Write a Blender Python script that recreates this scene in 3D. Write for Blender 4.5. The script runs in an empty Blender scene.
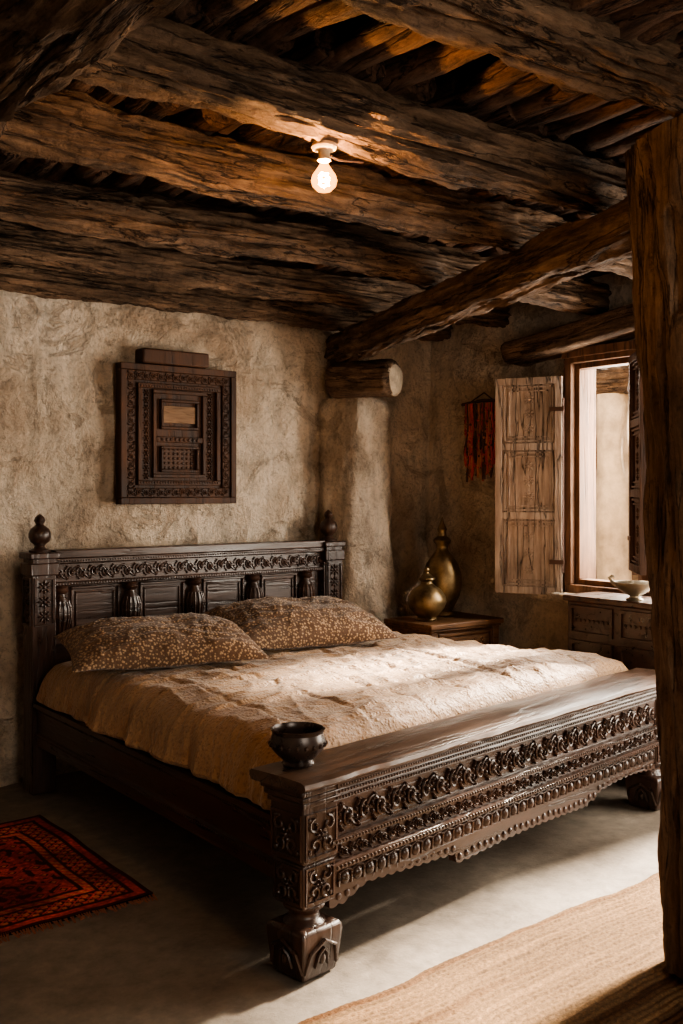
import bpy, bmesh, math, random
from mathutils import Vector, Matrix, noise
random.seed(7)
S=bpy.context.scene
pi=math.pi

# ---------------------------------------------------------------- materials
def newmat(name):
    m=bpy.data.materials.new(name); m.use_nodes=True
    nt=m.node_tree; b=nt.nodes['Principled BSDF']
    return m,nt,b
def ramp(nt,stops,interp='LINEAR'):
    r=nt.nodes.new('ShaderNodeValToRGB'); r.color_ramp.interpolation=interp
    e=r.color_ramp.elements
    while len(e)<len(stops): e.new(.5)
    for i,(p,c) in enumerate(stops):
        e[i].position=p
        e[i].color=(c,c,c,1) if isinstance(c,(int,float)) else (*c,1)
    return r
def coords(nt,scale,rot=(0,0,0)):
    t=nt.nodes.new('ShaderNodeTexCoord'); m=nt.nodes.new('ShaderNodeMapping')
    m.inputs['Scale'].default_value=scale; m.inputs['Rotation'].default_value=rot
    nt.links.new(t.outputs['Object'],m.inputs['Vector']); return m.outputs['Vector']
def noisen(nt,vec,scale,detail=6,rough=.6,dist=0):
    n=nt.nodes.new('ShaderNodeTexNoise'); n.inputs['Scale'].default_value=scale
    n.inputs['Detail'].default_value=detail; n.inputs['Roughness'].default_value=rough
    n.inputs['Distortion'].default_value=dist
    nt.links.new(vec,n.inputs['Vector']); return n.outputs['Fac']
def mix(nt,a,b,fac,mode='MIX'):
    m=nt.nodes.new('ShaderNodeMix'); m.data_type='RGBA'; m.blend_type=mode
    for s,v in ((6,a),(7,b),(0,fac)):
        if isinstance(v,bpy.types.NodeSocket): nt.links.new(v,m.inputs[s])
        elif s==0: m.inputs[0].default_value=v
        else: m.inputs[s].default_value=(*v,1)
    return m.outputs[2]
def math2(nt,op,a,b=None):
    m=nt.nodes.new('ShaderNodeMath'); m.operation=op
    for i,v in enumerate((a,b)):
        if v is None: continue
        if isinstance(v,bpy.types.NodeSocket): nt.links.new(v,m.inputs[i])
        else: m.inputs[i].default_value=v
    return m.outputs[0]
def bump(nt,h,b,strength=.5,dist=.01):
    n=nt.nodes.new('ShaderNodeBump'); n.inputs['Strength'].default_value=strength
    n.inputs['Distance'].default_value=dist
    nt.links.new(h,n.inputs['Height']); nt.links.new(n.outputs[0],b.inputs['Normal'])

def wood(name,dark,light,axis=0,rough=.6,bs=.6,bd=.01,grain=1.0,crack=.6,spec=.4):
    m,nt,b=newmat(name)
    sc=[18*grain]*3; sc[axis]=2.0*grain
    v=coords(nt,sc); g=noisen(nt,v,1.0,9,.65,.2)
    sc2=[9*grain]*3; sc2[axis]=.8*grain
    v2=coords(nt,sc2); c=noisen(nt,v2,1.0,4,.5,.4)
    big=noisen(nt,coords(nt,(1,1,1)),2.2,4,.6)
    r=ramp(nt,[(.3,dark),(.72,light)]); nt.links.new(g,r.inputs[0])
    rb=ramp(nt,[(.3,.6),(.7,1.25)]); nt.links.new(big,rb.inputs[0])
    col=mix(nt,r.outputs[0],rb.outputs[0],1.0,'MULTIPLY')
    ck=math2(nt,'ABSOLUTE',math2(nt,'SUBTRACT',c,.5))
    rc=ramp(nt,[(0,1-crack),(.012,1-crack*.4),(.03,1)]); nt.links.new(ck,rc.inputs[0])
    col=mix(nt,col,rc.outputs[0],1.0,'MULTIPLY')
    nt.links.new(col,b.inputs['Base Color'])
    h=math2(nt,'ADD',math2(nt,'MULTIPLY',g,.6),rc.outputs[0])
    bump(nt,h,b,bs,bd)
    rr=ramp(nt,[(.3,max(.05,rough-.12)),(.7,min(1,rough+.15))]); nt.links.new(g,rr.inputs[0])
    nt.links.new(rr.outputs[0],b.inputs['Roughness'])
    b.inputs['Specular IOR Level'].default_value=spec
    return m

def logwood(name,dark,light,axis=0,tint=(.24,.12,.06)):
    """weathered hewn log: grain, checks, blotches, worm pits"""
    m,nt,b=newmat(name)
    sc=[30]*3; sc[axis]=3.6
    g=noisen(nt,coords(nt,sc),1.0,10,.76,.12)
    sc=[80]*3; sc[axis]=6
    g2=noisen(nt,coords(nt,sc),1.0,4,.6)
    sc=[9]*3; sc[axis]=.9
    c=noisen(nt,coords(nt,sc),1.0,6,.6,.3)
    sc=[3.6]*3; sc[axis]=2.2
    big=noisen(nt,coords(nt,sc),1.0,8,.68,.5)
    pit=noisen(nt,coords(nt,(16,16,16)),1.0,6,.75)
    r=ramp(nt,[(.34,dark),(.5,tuple((a+c2)/2 for a,c2 in zip(dark,light))),(.66,light)]); nt.links.new(g,r.inputs[0])
    rb=ramp(nt,[(.34,.4),(.5,.95),(.68,1.7)]); nt.links.new(big,rb.inputs[0])
    col=mix(nt,r.outputs[0],rb.outputs[0],1.0,'MULTIPLY')
    ck=math2(nt,'ABSOLUTE',math2(nt,'SUBTRACT',c,.5))
    rc=ramp(nt,[(0,.06),(.006,.4),(.018,1)]); nt.links.new(ck,rc.inputs[0])
    col=mix(nt,col,rc.outputs[0],1.0,'MULTIPLY')
    rp=ramp(nt,[(.34,.4),(.45,1)]); nt.links.new(pit,rp.inputs[0])
    col=mix(nt,col,rp.outputs[0],1.0,'MULTIPLY')
    col=mix(nt,col,tint,math2(nt,'MULTIPLY',big,.16))
    nt.links.new(col,b.inputs['Base Color'])
    h=math2(nt,'ADD',math2(nt,'MULTIPLY',g,1.2),math2(nt,'MULTIPLY',rc.outputs[0],.9))
    h=math2(nt,'ADD',h,math2(nt,'MULTIPLY',pit,1.4)); h=math2(nt,'ADD',h,math2(nt,'MULTIPLY',g2,.35))
    bump(nt,h,b,1.0,.028)
    b.inputs['Roughness'].default_value=.78; b.inputs['Specular IOR Level'].default_value=.28
    return m

def plaster(name,c1,c2,c3):
    m,nt,b=newmat(name)
    v=coords(nt,(1,1,1))
    a=noisen(nt,v,1.6,8,.62,.3); f=noisen(nt,coords(nt,(1,1,.75)),7,9,.68,.35); ff=noisen(nt,v,48,6,.7)
    r=ramp(nt,[(.32,c3),(.46,c1),(.68,c2)]); nt.links.new(a,r.inputs[0])
    r2=ramp(nt,[(.32,.62),(.5,1.0),(.75,1.10)]); nt.links.new(f,r2.inputs[0])
    col=mix(nt,r.outputs[0],r2.outputs[0],1.0,'MULTIPLY')
    r3=ramp(nt,[(.36,.68),(.5,1)]); nt.links.new(ff,r3.inputs[0])
    col=mix(nt,col,r3.outputs[0],.7,'MULTIPLY')
    p=noisen(nt,coords(nt,(1,1,1.3)),3.1,9,.7,.9)
    rp=ramp(nt,[(.57,0),(.6,1)]); nt.links.new(p,rp.inputs[0])
    col=mix(nt,col,c3,math2(nt,'MULTIPLY',rp.outputs[0],.5))
    st=noisen(nt,coords(nt,(5,5,.6)),1.0,6,.6,.3); rs=ramp(nt,[(.34,.66),(.48,1)]); nt.links.new(st,rs.inputs[0])
    col=mix(nt,col,rs.outputs[0],.7,'MULTIPLY')
    ck=math2(nt,'ABSOLUTE',math2(nt,'SUBTRACT',noisen(nt,v,2.4,7,.6,.6),.5)); rk=ramp(nt,[(0,.45),(.004,1)]); nt.links.new(ck,rk.inputs[0])
    col=mix(nt,col,rk.outputs[0],.7,'MULTIPLY')
    nt.links.new(col,b.inputs['Base Color'])
    h=math2(nt,'ADD',math2(nt,'MULTIPLY',f,2.6),math2(nt,'MULTIPLY',ff,.6))
    h=math2(nt,'SUBTRACT',h,math2(nt,'MULTIPLY',rp.outputs[0],.28)); h=math2(nt,'ADD',h,math2(nt,'MULTIPLY',rk.outputs[0],.2))
    bump(nt,h,b,1.0,.038)
    b.inputs['Roughness'].default_value=.92; b.inputs['Specular IOR Level'].default_value=.15
    return m

M_plaster=plaster('earthen_plaster',(.76,.625,.485),(.88,.75,.61),(.50,.375,.27))
M_beam=logwood('aged_beam_wood',(.030,.017,.011),(.28,.18,.112),0)
M_post=logwood('aged_post_wood',(.040,.024,.015),(.25,.16,.10),2)
M_stick=logwood('branch_wood',(.03,.018,.012),(.26,.14,.085),1)
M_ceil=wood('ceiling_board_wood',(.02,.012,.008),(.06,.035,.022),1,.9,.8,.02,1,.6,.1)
M_dark=wood('carved_dark_wood',(.018,.009,.006),(.082,.040,.025),0,.34,.5,.006,1.3,.4,.55)
M_darkZ=wood('carved_dark_wood_post',(.018,.009,.006),(.078,.038,.024),2,.34,.5,.006,1.3,.4,.55)
M_top=wood('worn_top_wood',(.04,.022,.014),(.17,.10,.064),0,.38,.55,.005,1.4,.7,.5)
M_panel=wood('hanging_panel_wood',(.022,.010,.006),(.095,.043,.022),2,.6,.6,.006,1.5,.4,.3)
M_plaque=wood('inlay_wood',(.14,.08,.045),(.28,.18,.11),0,.7,.6,.004,3,.4,.2)
M_win=wood('window_wood',(.07,.034,.018),(.26,.14,.08),2,.65,.6,.006,1.3,.5,.3)
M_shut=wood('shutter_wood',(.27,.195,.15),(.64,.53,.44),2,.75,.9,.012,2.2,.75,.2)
M_table=wood('table_wood',(.06,.028,.013),(.24,.12,.055),0,.5,.5,.005,1.6,.4,.4)

def floor_mat():
    m,nt,b=newmat('worn_cement_floor'); v=coords(nt,(1,1,1))
    a=noisen(nt,v,1.3,8,.6,.3); f=noisen(nt,v,14,8,.7)
    r=ramp(nt,[(.3,(.105,.085,.067)),(.5,(.18,.15,.12)),(.72,(.27,.23,.185))]); nt.links.new(a,r.inputs[0])
    r2=ramp(nt,[(.3,.62),(.65,1.1)]); nt.links.new(f,r2.inputs[0])
    nt.links.new(mix(nt,r.outputs[0],r2.outputs[0],1,'MULTIPLY'),b.inputs['Base Color'])
    rr=ramp(nt,[(.3,.42),(.7,.72)]); nt.links.new(a,rr.inputs[0]); nt.links.new(rr.outputs[0],b.inputs['Roughness'])
    bump(nt,f,b,.5,.010); b.inputs['Specular IOR Level'].default_value=.35
    return m
M_floor=floor_mat()

def fabric(name,base,alt,vs,wr=.5,weave=450,soft=1.0,rough=.75,sheen=.25):
    m,nt,b=newmat(name); v=coords(nt,(1,1,1))
    vo=nt.nodes.new('ShaderNodeTexVoronoi'); vo.inputs['Scale'].default_value=vs; nt.links.new(v,vo.inputs['Vector'])
    r=ramp(nt,[(.25,1),(.5,0)]); nt.links.new(vo.outputs['Distance'],r.inputs[0])
    big=noisen(nt,v,3,5,.6); rb=ramp(nt,[(.3,.72),(.7,1.15)]); nt.links.new(big,rb.inputs[0])
    col=mix(nt,base,alt,math2(nt,'MULTIPLY',r.outputs[0],wr))
    col=mix(nt,col,rb.outputs[0],1,'MULTIPLY')
    nt.links.new(col,b.inputs['Base Color'])
    f=noisen(nt,v,weave*.25,3,.7); f2=noisen(nt,coords(nt,(1,2.2,1)),13,4,.55,.5)
    h=math2(nt,'ADD',math2(nt,'MULTIPLY',f,.35),math2(nt,'MULTIPLY',r.outputs[0],.25)); h=math2(nt,'ADD',h,math2(nt,'MULTIPLY',f2,2.3*soft))
    bump(nt,h,b,.75,.009)
    b.inputs['Roughness'].default_value=rough; b.inputs['Specular IOR Level'].default_value=.35
    b.inputs['Sheen Weight'].default_value=sheen; b.inputs['Sheen Roughness'].default_value=.4
    return m
M_spread=fabric('ochre_bedspread',(.39,.235,.125),(.23,.125,.065),70,.65,450,1.0,.5,.3)
M_pillow=fabric('patterned_pillow_cloth',(.105,.056,.03),(.42,.275,.16),78,.9,450,.4,.8,.2)

def plain(name,col,rough=.7,metal=0,var=.25,vs=12,bs=.3,bd=.003):
    m,nt,b=newmat(name); v=coords(nt,(1,1,1)); a=noisen(nt,v,vs,6,.65)
    r=ramp(nt,[(.3,tuple(c*(1-var) for c in col)),(.7,tuple(min(1,c*(1+var)) for c in col))])
    nt.links.new(a,r.inputs[0]); nt.links.new(r.outputs[0],b.inputs['Base Color'])
    rr=ramp(nt,[(.3,max(0,rough-.12)),(.7,min(1,rough+.12))]); nt.links.new(a,rr.inputs[0]); nt.links.new(rr.outputs[0],b.inputs['Roughness'])
    b.inputs['Metallic'].default_value=metal; bump(nt,a,b,bs,bd); return m
M_brass=plain('aged_brass',(.25,.175,.09),.42,.9,.6,11,.5,.004)
M_clay=plain('dark_lacquer_bowl',(.035,.022,.017),.3,.2,.5,14)
M_silver=plain('tarnished_tin',(.26,.22,.16),.4,.8,.3,9)
M_red=plain('red_yarn',(.50,.06,.03),.9)
M_black=plain('dark_yarn',(.07,.035,.025),.9)
M_orange=plain('rust_bead',(.45,.19,.08),.5)
M_ceramic=plain('lamp_socket_ceramic',(.50,.36,.22),.4)
M_iron=plain('rusty_iron',(.09,.05,.035),.6,.6)
M_end=plain('log_end_grain',(.34,.27,.195),.85,0,.5,16,.8,.012)
M_fringe=plain('rug_fringe',(.26,.10,.055),.95)
M_out=plain('courtyard_adobe',(.36,.23,.13),.9,0,.5,3,.8,.03)  # adobe's own brown, mottled at random by noise
M_outcol=plain('courtyard_plaster',(.50,.38,.26),.9,0,.4,5,.8,.03)
M_ground=plain('courtyard_earth',(.20,.145,.095),.95,0,.2,3)
mb,nt,b=newmat('clear_bulb_glass')
for n_ in list(nt.nodes): nt.nodes.remove(n_)
out=nt.nodes.new('ShaderNodeOutputMaterial'); tr=nt.nodes.new('ShaderNodeBsdfTransparent'); em=nt.nodes.new('ShaderNodeEmission'); ad=nt.nodes.new('ShaderNodeMixShader')
tr.inputs[0].default_value=(1,.93,.8,1); em.inputs[0].default_value=(1,.42,.09,1); em.inputs[1].default_value=8; ad.inputs[0].default_value=.4
nt.links.new(tr.outputs[0],ad.inputs[1]); nt.links.new(em.outputs[0],ad.inputs[2]); nt.links.new(ad.outputs[0],out.inputs[0])
M_bulb=mb
mf,nt,b=newmat('glowing_filament'); b.inputs['Emission Color'].default_value=(1,.70,.38,1); b.inputs['Emission Strength'].default_value=400
M_fil=mf
def vcol(name,rough=.95,bs=.6,lo=.6,hi=1.2,ns=140):
    m,nt,b=newmat(name); a=nt.nodes.new('ShaderNodeVertexColor'); a.layer_name='Col'
    f=noisen(nt,coords(nt,(1,1,1)),ns,4,.7); r=ramp(nt,[(.3,lo),(.7,hi)]); nt.links.new(f,r.inputs[0])
    nt.links.new(mix(nt,a.outputs[0],r.outputs[0],1,'MULTIPLY'),b.inputs['Base Color'])
    bump(nt,f,b,bs,.006); b.inputs['Roughness'].default_value=rough; b.inputs['Specular IOR Level'].default_value=.1
    return m
M_rug=vcol('woven_red_rug')
M_jute=vcol('flatweave_jute',.95,1.0,.55,1.25,170)

# ---------------------------------------------------------------- helpers
def empty(name,loc):
    e=bpy.data.objects.new(name,None); e.location=loc; S.collection.objects.link(e)
    e.empty_display_size=.1; return e
def finish(bm,name,mat,parent=None,smooth=True,bevel=0,mw=None,recalc=True):
    if recalc: bmesh.ops.recalc_face_normals(bm,faces=bm.faces)
    me=bpy.data.meshes.new(name); bm.to_mesh(me); bm.free()
    o=bpy.data.objects.new(name,me); S.collection.objects.link(o)
    for mm in (mat if isinstance(mat,(list,tuple)) else [mat]): me.materials.append(mm)
    if smooth:
        me.polygons.foreach_set('use_smooth',[True]*len(me.polygons))
        try: me.set_sharp_from_angle(angle=math.radians(38))
        except Exception: pass
    if mw is not None: o.matrix_world=mw
    if parent:
        o.parent=parent; o.matrix_parent_inverse=Matrix.Translation(parent.location).inverted()
    if bevel:
        bv=o.modifiers.new('bevel','BEVEL'); bv.width=bevel; bv.segments=2; bv.limit_method='ANGLE'
    return o
CV=[(x,y,z) for x in (-.5,.5) for y in (-.5,.5) for z in (-.5,.5)]
CF=[(0,1,3,2),(4,6,7,5),(0,4,5,1),(2,3,7,6),(0,2,6,4),(1,5,7,3)]
def box(bm,x0,x1,y0,y1,z0,z1,mw=None):
    c=Vector(((x0+x1)/2,(y0+y1)/2,(z0+z1)/2)); s=Vector((x1-x0,y1-y0,z1-z0)); vs=[]
    for p in CV:
        q=Vector((c.x+p[0]*s.x,c.y+p[1]*s.y,c.z+p[2]*s.z))
        vs.append(bm.verts.new(mw@q if mw is not None else q))
    for f in CF: bm.faces.new([vs[i] for i in f])
_sph={}
def sph(bm,mm,seg,rings):
    key=(seg,rings)
    if key not in _sph:
        pts=[Vector((0,0,1))]
        for j in range(1,rings):
            t=pi*j/rings
            for i in range(seg):
                a=2*pi*i/seg; pts.append(Vector((math.sin(t)*math.cos(a),math.sin(t)*math.sin(a),math.cos(t))))
        pts.append(Vector((0,0,-1))); fs=[]
        for i in range(seg): fs.append((0,1+i,1+(i+1)%seg))
        for j in range(rings-2):
            a=1+j*seg; b2=a+seg
            for i in range(seg): k=(i+1)%seg; fs.append((a+i,b2+i,b2+k,a+k))
        a=1+(rings-2)*seg; L=len(pts)-1
        for i in range(seg): fs.append((a+i,L,a+(i+1)%seg))
        _sph[key]=(pts,fs)
    pts,fs=_sph[key]; vs=[bm.verts.new(mm@p) for p in pts]
    for f in fs: bm.faces.new([vs[i] for i in f])
def ball(bm,c,r,mw=None,seg=10,rings=6,rot=0):
    rr=r if isinstance(r,(tuple,list)) else (r,r,r)
    mm=Matrix.Translation(c)@Matrix.Rotation(rot,4,'Z')@Matrix.Diagonal((*rr,1))
    if mw is not None: mm=mw@mm
    sph(bm,mm,seg,rings)
def loft(bm,rings,cap=True,closed=True):
    vs=[[bm.verts.new(p) for p in r] for r in rings]
    n=len(vs[0])
    for a,b2 in zip(vs,vs[1:]):
        for i in range(n if closed else n-1):
            j=(i+1)%n
            bm.faces.new((a[i],a[j],b2[j],b2[i]))
    if cap and closed:
        bm.faces.new(vs[0][::-1]); bm.faces.new(vs[-1])
    return vs
def lathe(bm,prof,c=(0,0,0),seg=32,mw=None,cap=True):
    rings=[]
    for r,z in prof:
        ring=[]
        for i in range(seg):
            a=2*pi*i/seg; p=Vector((c[0]+r*math.cos(a),c[1]+r*math.sin(a),c[2]+z))
            ring.append(mw@p if mw is not None else p)
        rings.append(ring)
    loft(bm,rings,cap)
def tube(bm,pts,rad,seg=6,mw=None):
    pts=[Vector(p) for p in pts]; rings=[]
    n=len(pts)
    for i,p in enumerate(pts):
        t=(pts[min(i+1,n-1)]-pts[max(i-1,0)]).normalized()
        up=Vector((0,0,1)) if abs(t.z)<.8 else Vector((0,1,0))
        a=t.cross(up).normalized(); b2=t.cross(a).normalized()
        r=rad[i] if isinstance(rad,(list,tuple)) else rad
        ring=[p+a*r*math.cos(2*pi*k/seg)+b2*r*math.sin(2*pi*k/seg) for k in range(seg)]
        if mw is not None: ring=[mw@q for q in ring]
        rings.append(ring)
    loft(bm,rings)
def frame(o,x,y,z):
    x,y,z=Vector(x).normalized(),Vector(y).normalized(),Vector(z).normalized()
    m=Matrix.Identity(4)
    for i in range(3): m[i][0]=x[i]; m[i][1]=y[i]; m[i][2]=z[i]; m[i][3]=o[i]
    return m
def extrude_profile(bm,prof,x0,x1,mw=None,n=1):
    rings=[]
    for i in range(n+1):
        x=x0+(x1-x0)*i/n; rr=[Vector((x,y,z)) for y,z in prof]
        if mw is not None: rr=[mw@p for p in rr]
        rings.append(rr)
    loft(bm,rings)
def scroll(bm,L,H,mw,mod=None,rel=.012):
    """foliate rinceau relief: running vine with spirals, leaves and buds"""
    mod=mod or H*1.1; k=max(1,round(L/mod)); mod=L/k
    vine=[]
    for q in range(k*8+1):
        x=L*q/(k*8); vine.append((x,H*.5+H*.36*math.cos(pi*x/mod),rel*.25))
    tube(bm,vine,H*.05,5,mw)
    for i in range(k):
        cx=(i+.5)*mod; s=1 if i%2 else -1
        pts=[]
        for q in range(16):
            t=q/15; a=s*(pi*.5+t*pi*2.3); r=H*.34*(1-t*.78)
            pts.append((cx+r*math.cos(a)*min(1.1,mod/H),H*.5+r*math.sin(a)*.95,rel*.4))
        tube(bm,pts,[H*.055*(1-.3*q/15) for q in range(16)],5,mw)
        ball(bm,(cx,H*.5,rel*.3),(H*.10,H*.10,rel*.85),mw,7,5)
        for q in range(3):
            a=s*(.4+q*.9); ball(bm,(cx+mod*.22*math.cos(a),H*.5+H*.2*math.sin(a),rel*.2),(H*.09,H*.04,rel*.6),mw,6,4,a)
        for sy in (-1,1):
            ball(bm,(i*mod+mod*.02,H*.5+sy*H*.30,rel*.2),(H*.13,H*.05,rel*.7),mw,6,4,.9*sy)
            ball(bm,(i*mod+mod*.12,H*.5+sy*H*.42,rel*.2),(H*.10,H*.04,rel*.6),mw,6,4,-.4*sy)
            ball(bm,(i*mod-mod*.08+.001,H*.5+sy*H*.12,rel*.2),(H*.05,H*.09,rel*.6),mw,6,4,.3*sy)
def beads(bm,L,r,step,mw,y=0,fl=.7):
    k=max(1,int(L/step))
    for i in range(k):
        ball(bm,((i+.5)*L/k,y,0),(r,r,r*fl),mw,6,4)
def rosette(bm,c,R,mw,rel=.01,pet=8):
    ball(bm,(c[0],c[1],0),(R*.25,R*.25,rel*1.2),mw,8,5)
    for i in range(pet):
        a=2*pi*i/pet
        m2=mw@Matrix.Translation((c[0]+R*.6*math.cos(a),c[1]+R*.6*math.sin(a),0))@Matrix.Rotation(a,4,'Z')@Matrix.Diagonal((R*.36,R*.16,rel,1))
        sph(bm,m2,7,5)
def rect_frame(bm,x0,x1,y0,y1,w,d,mw):
    box(bm,x0,x1,y0,y0+w,0,d,mw); box(bm,x0,x1,y1-w,y1,0,d,mw)
    box(bm,x0,x0+w,y0+w,y1-w,0,d,mw); box(bm,x1-w,x1,y0+w,y1-w,0,d,mw)

def log(name,p0,p1,w,h,seed=0,mat=None,power=3.0,amp=.026,bend=.05,parent=None,taper=0,n=None):
    mat=mat or M_beam
    p0,p1=Vector(p0),Vector(p1); L=(p1-p0).length; x=(p1-p0).normalized()
    up=Vector((0,0,1)) if abs(x.z)<.9 else Vector((0,1,0))
    y=up.cross(x).normalized(); z=x.cross(y)
    mw=frame(p0,x,y,z); bm=bmesh.new(); rings=[]; n=n or max(12,int(L/.018)); seg=64
    for i in range(n+1):
        t=i/n; xx=L*t
        oy=bend*noise.noise((xx*.7+seed*9.1,3.3,seed)); oz=bend*.5*noise.noise((xx*.7,seed*5.7,9))
        ring=[]
        for k in range(seg):
            a=2*pi*k/seg; c,s=math.cos(a),math.sin(a)
            rr=1/((abs(c)**power+abs(s)**power)**(1/power))
            tw=1-taper*t
            sc=1+.16*noise.noise((xx*1.6+seed*3,c*.9,s*.9+seed))
            py=w/2*rr*c*sc*tw; pz=h/2*rr*s*sc*tw
            d=amp*noise.fractal((xx*3.4+seed*11,c*2.4,s*2.4+seed),.8,2.0,7)
            groove=abs(noise.noise((xx*.8+seed,c*4,s*4+seed)))
            d-=amp*1.0*max(0,1-groove*10)
            endr=1-.12*max(0,1-min(xx,L-xx)/.03)
            v=Vector((0,py,pz)); nv=v.normalized(); v=v*endr+nv*d
            ring.append((xx,v.y+oy,v.z+oz))
        rings.append(ring)
    loft(bm,rings)
    return finish(bm,name,mat,parent,True,0,mw)

def wall(name,o,u,v,nrm,L,H,holes,thick=.35,res=.035,amp=.014,mat=None,seed=0):
    mat=mat or M_plaster
    o,u,v,nrm=map(Vector,(o,u,v,nrm))
    def cuts(T,hs):
        pts=sorted(set([0,T]+[q for h in hs for q in h])); out=[]
        for a,b2 in zip(pts,pts[1:]):
            k=max(1,round((b2-a)/res))
            out+= [a+(b2-a)*i/k for i in range(k)]
        return out+[T]
    us=cuts(L,[(h[0],h[1]) for h in holes]); vs=cuts(H,[(h[2],h[3]) for h in holes])
    bm=bmesh.new(); F=[];B=[]
    for a in us:
        fr=[];br=[]
        for c in vs:
            p=o+u*a+v*c
            d=amp*noise.fractal((p.x*2.2+seed,p.y*2.2,p.z*1.8),.9,2,6)+amp*1.2*noise.noise((p.x*.7+seed,p.y*.7,p.z*.7+4))
            d+=amp*.6*(1-2*abs(noise.noise((p.x*5+seed,p.y*5,p.z*3.2))))**3
            hd=1e9
            for h in holes:
                dx=max(h[0]-a,0,a-h[1]); dy=max(h[2]-c,0,c-h[3]); hd=min(hd,math.hypot(dx,dy))
            d-=.03*max(0,1-hd/.07)**2
            fr.append(bm.verts.new(p+nrm*d)); br.append(bm.verts.new(p-nrm*thick))
        F.append(fr);B.append(br)
    nu,nv=len(us)-1,len(vs)-1
    def solid(i,j):
        if i<0 or j<0 or i>=nu or j>=nv: return False
        a=(us[i]+us[i+1])/2; c=(vs[j]+vs[j+1])/2
        return not any(h[0]<a<h[1] and h[2]<c<h[3] for h in holes)
    for i in range(nu):
        for j in range(nv):
            if not solid(i,j): continue
            bm.faces.new((F[i][j],F[i+1][j],F[i+1][j+1],F[i][j+1]))
            bm.faces.new((B[i][j],B[i][j+1],B[i+1][j+1],B[i+1][j]))
            for di,dj,a,b2 in ((-1,0,(i,j),(i,j+1)),(1,0,(i+1,j),(i+1,j+1)),(0,-1,(i,j),(i+1,j)),(0,1,(i,j+1),(i+1,j+1))):
                if not solid(i+di,j+dj):
                    try: bm.faces.new((F[a[0]][a[1]],F[b2[0]][b2[1]],B[b2[0]][b2[1]],B[a[0]][a[1]]))
                    except ValueError: pass
    return finish(bm,name,mat)

# ---------------------------------------------------------------- room shell
bm=bmesh.new(); box(bm,-1.15,4.72,-1.35,5.25,-.12,0); finish(bm,'floor',M_floor,smooth=False)
wall('wall_back',(-.8,4.9,0),(1,0,0),(0,0,1),(0,-1,0),5.48,2.8,[],.35,.022,.028)
WY0,WY1,WZ0,WZ1=2.85,3.71,.87,2.21
DY0,DY1=.75,2.60
wall('wall_right',(4.5,-1,0),(0,1,0),(0,0,1),(-1,0,0),5.9,2.8,[(WY0+1,WY1+1,WZ0,WZ1),(DY0+1,DY1+1,0,2.12)],.18,.026,.024,seed=5)
wall('wall_left',(-.8,-1,0),(0,1,0),(0,0,1),(1,0,0),5.9,2.8,[],.35,.08,.014,seed=8)
wall('wall_front',(-.8,-1,0),(1,0,0),(0,0,1),(0,1,0),5.3,2.8,[(1.5,3.3,.9,2.2)],.35,.08,.014,seed=12)  # opening added for the fill lamp behind the camera
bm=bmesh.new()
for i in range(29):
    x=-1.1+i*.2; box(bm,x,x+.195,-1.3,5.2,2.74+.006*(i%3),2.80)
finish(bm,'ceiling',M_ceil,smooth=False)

beams=[(1.10,2.61,.21,.19),(1.63,2.62,.21,.20),(2.235,2.505,.18,.17),(2.77,2.50,.155,.155),(3.49,2.50,.17,.16),(4.19,2.50,.15,.15),(4.70,2.49,.14,.14),(.45,2.61,.22,.2),(-.2,2.61,.22,.2)]
for i,(y,z,w,h) in enumerate(beams):
    log('ceiling_beam',(-.78,y+.02*(i%2),z),(4.48,y,z+.01*(i%3-1)),w,h,seed=i*1.7+2)
log('ceiling_girder',(3.705,4.86,2.30),(2.74,1.93,2.325),.185,.175,seed=31,amp=.020,bend=.02)
log('ceiling_girder',(.65,-.95,2.30),(.65,4.85,2.30),.2,.19,seed=37)
bm=bmesh.new()
ys=[-1,-.2,.45,1.10,1.63,2.235,2.77,3.49,4.19,4.72,4.88]
for a,b2 in zip(ys,ys[1:]):
    x=-.75
    while x<4.45:
        r=random.uniform(.030,.056); x+=r
        dx=random.uniform(-.09,.09); n=9; z0=2.615+r*.55+random.uniform(0,.03)
        y0=a-random.uniform(.02,.10); y1=b2+random.uniform(.02,.10)
        y0=max(-.97,y0); y1=min(4.87,y1)
        pts=[];rad=[]
        for q in range(n+1):
            t=q/n
            pts.append((max(-.74,min(4.44,x+dx*(t-.5)+.02*noise.noise((x*9,t*3,a)))),y0+(y1-y0)*t,z0+.02*noise.noise((x*7,t*3,a+5))))
            rad.append(r*(1+.3*noise.noise((x*5,t*4,a+9))))
        tube(bm,pts,rad,10)
        x+=r+random.choice([.006,.02,.05,.08])
finish(bm,'ceiling_branches',M_stick)

# wooden post, right foreground
bm=bmesh.new(); rings=[]; n=150; seg=80
for i in range(n+1):
    t=i/n; z=.026+t*2.458
    r=.165+.10*t**1.4
    cx=2.70+.008*math.sin(t*5); cy=1.655
    ring=[]
    for k in range(seg):
        a=2*pi*k/seg; c,s=math.cos(a),math.sin(a); p=3.4
        rr=r/((abs(c)**p+abs(s)**p)**(1/p))*.93
        rr+=.024*noise.fractal((c*1.6,s*1.6,z*2.2),.9,2,6)
        g=abs(noise.noise((c*4,s*4,z*.7))); rr-=.016*max(0,1-g*8)
        if 1.95<z<2.25: rr-=.022*max(0,1-abs(((a-3.6)%(2*pi)))/.35)
        m=Matrix.Rotation(math.radians(-30),2); v=m@Vector((rr*c,rr*s))
        ring.append((cx+v.x,cy+v.y,z))
    rings.append(ring)
loft(bm,rings); finish(bm,'wooden_post',M_post)

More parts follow.
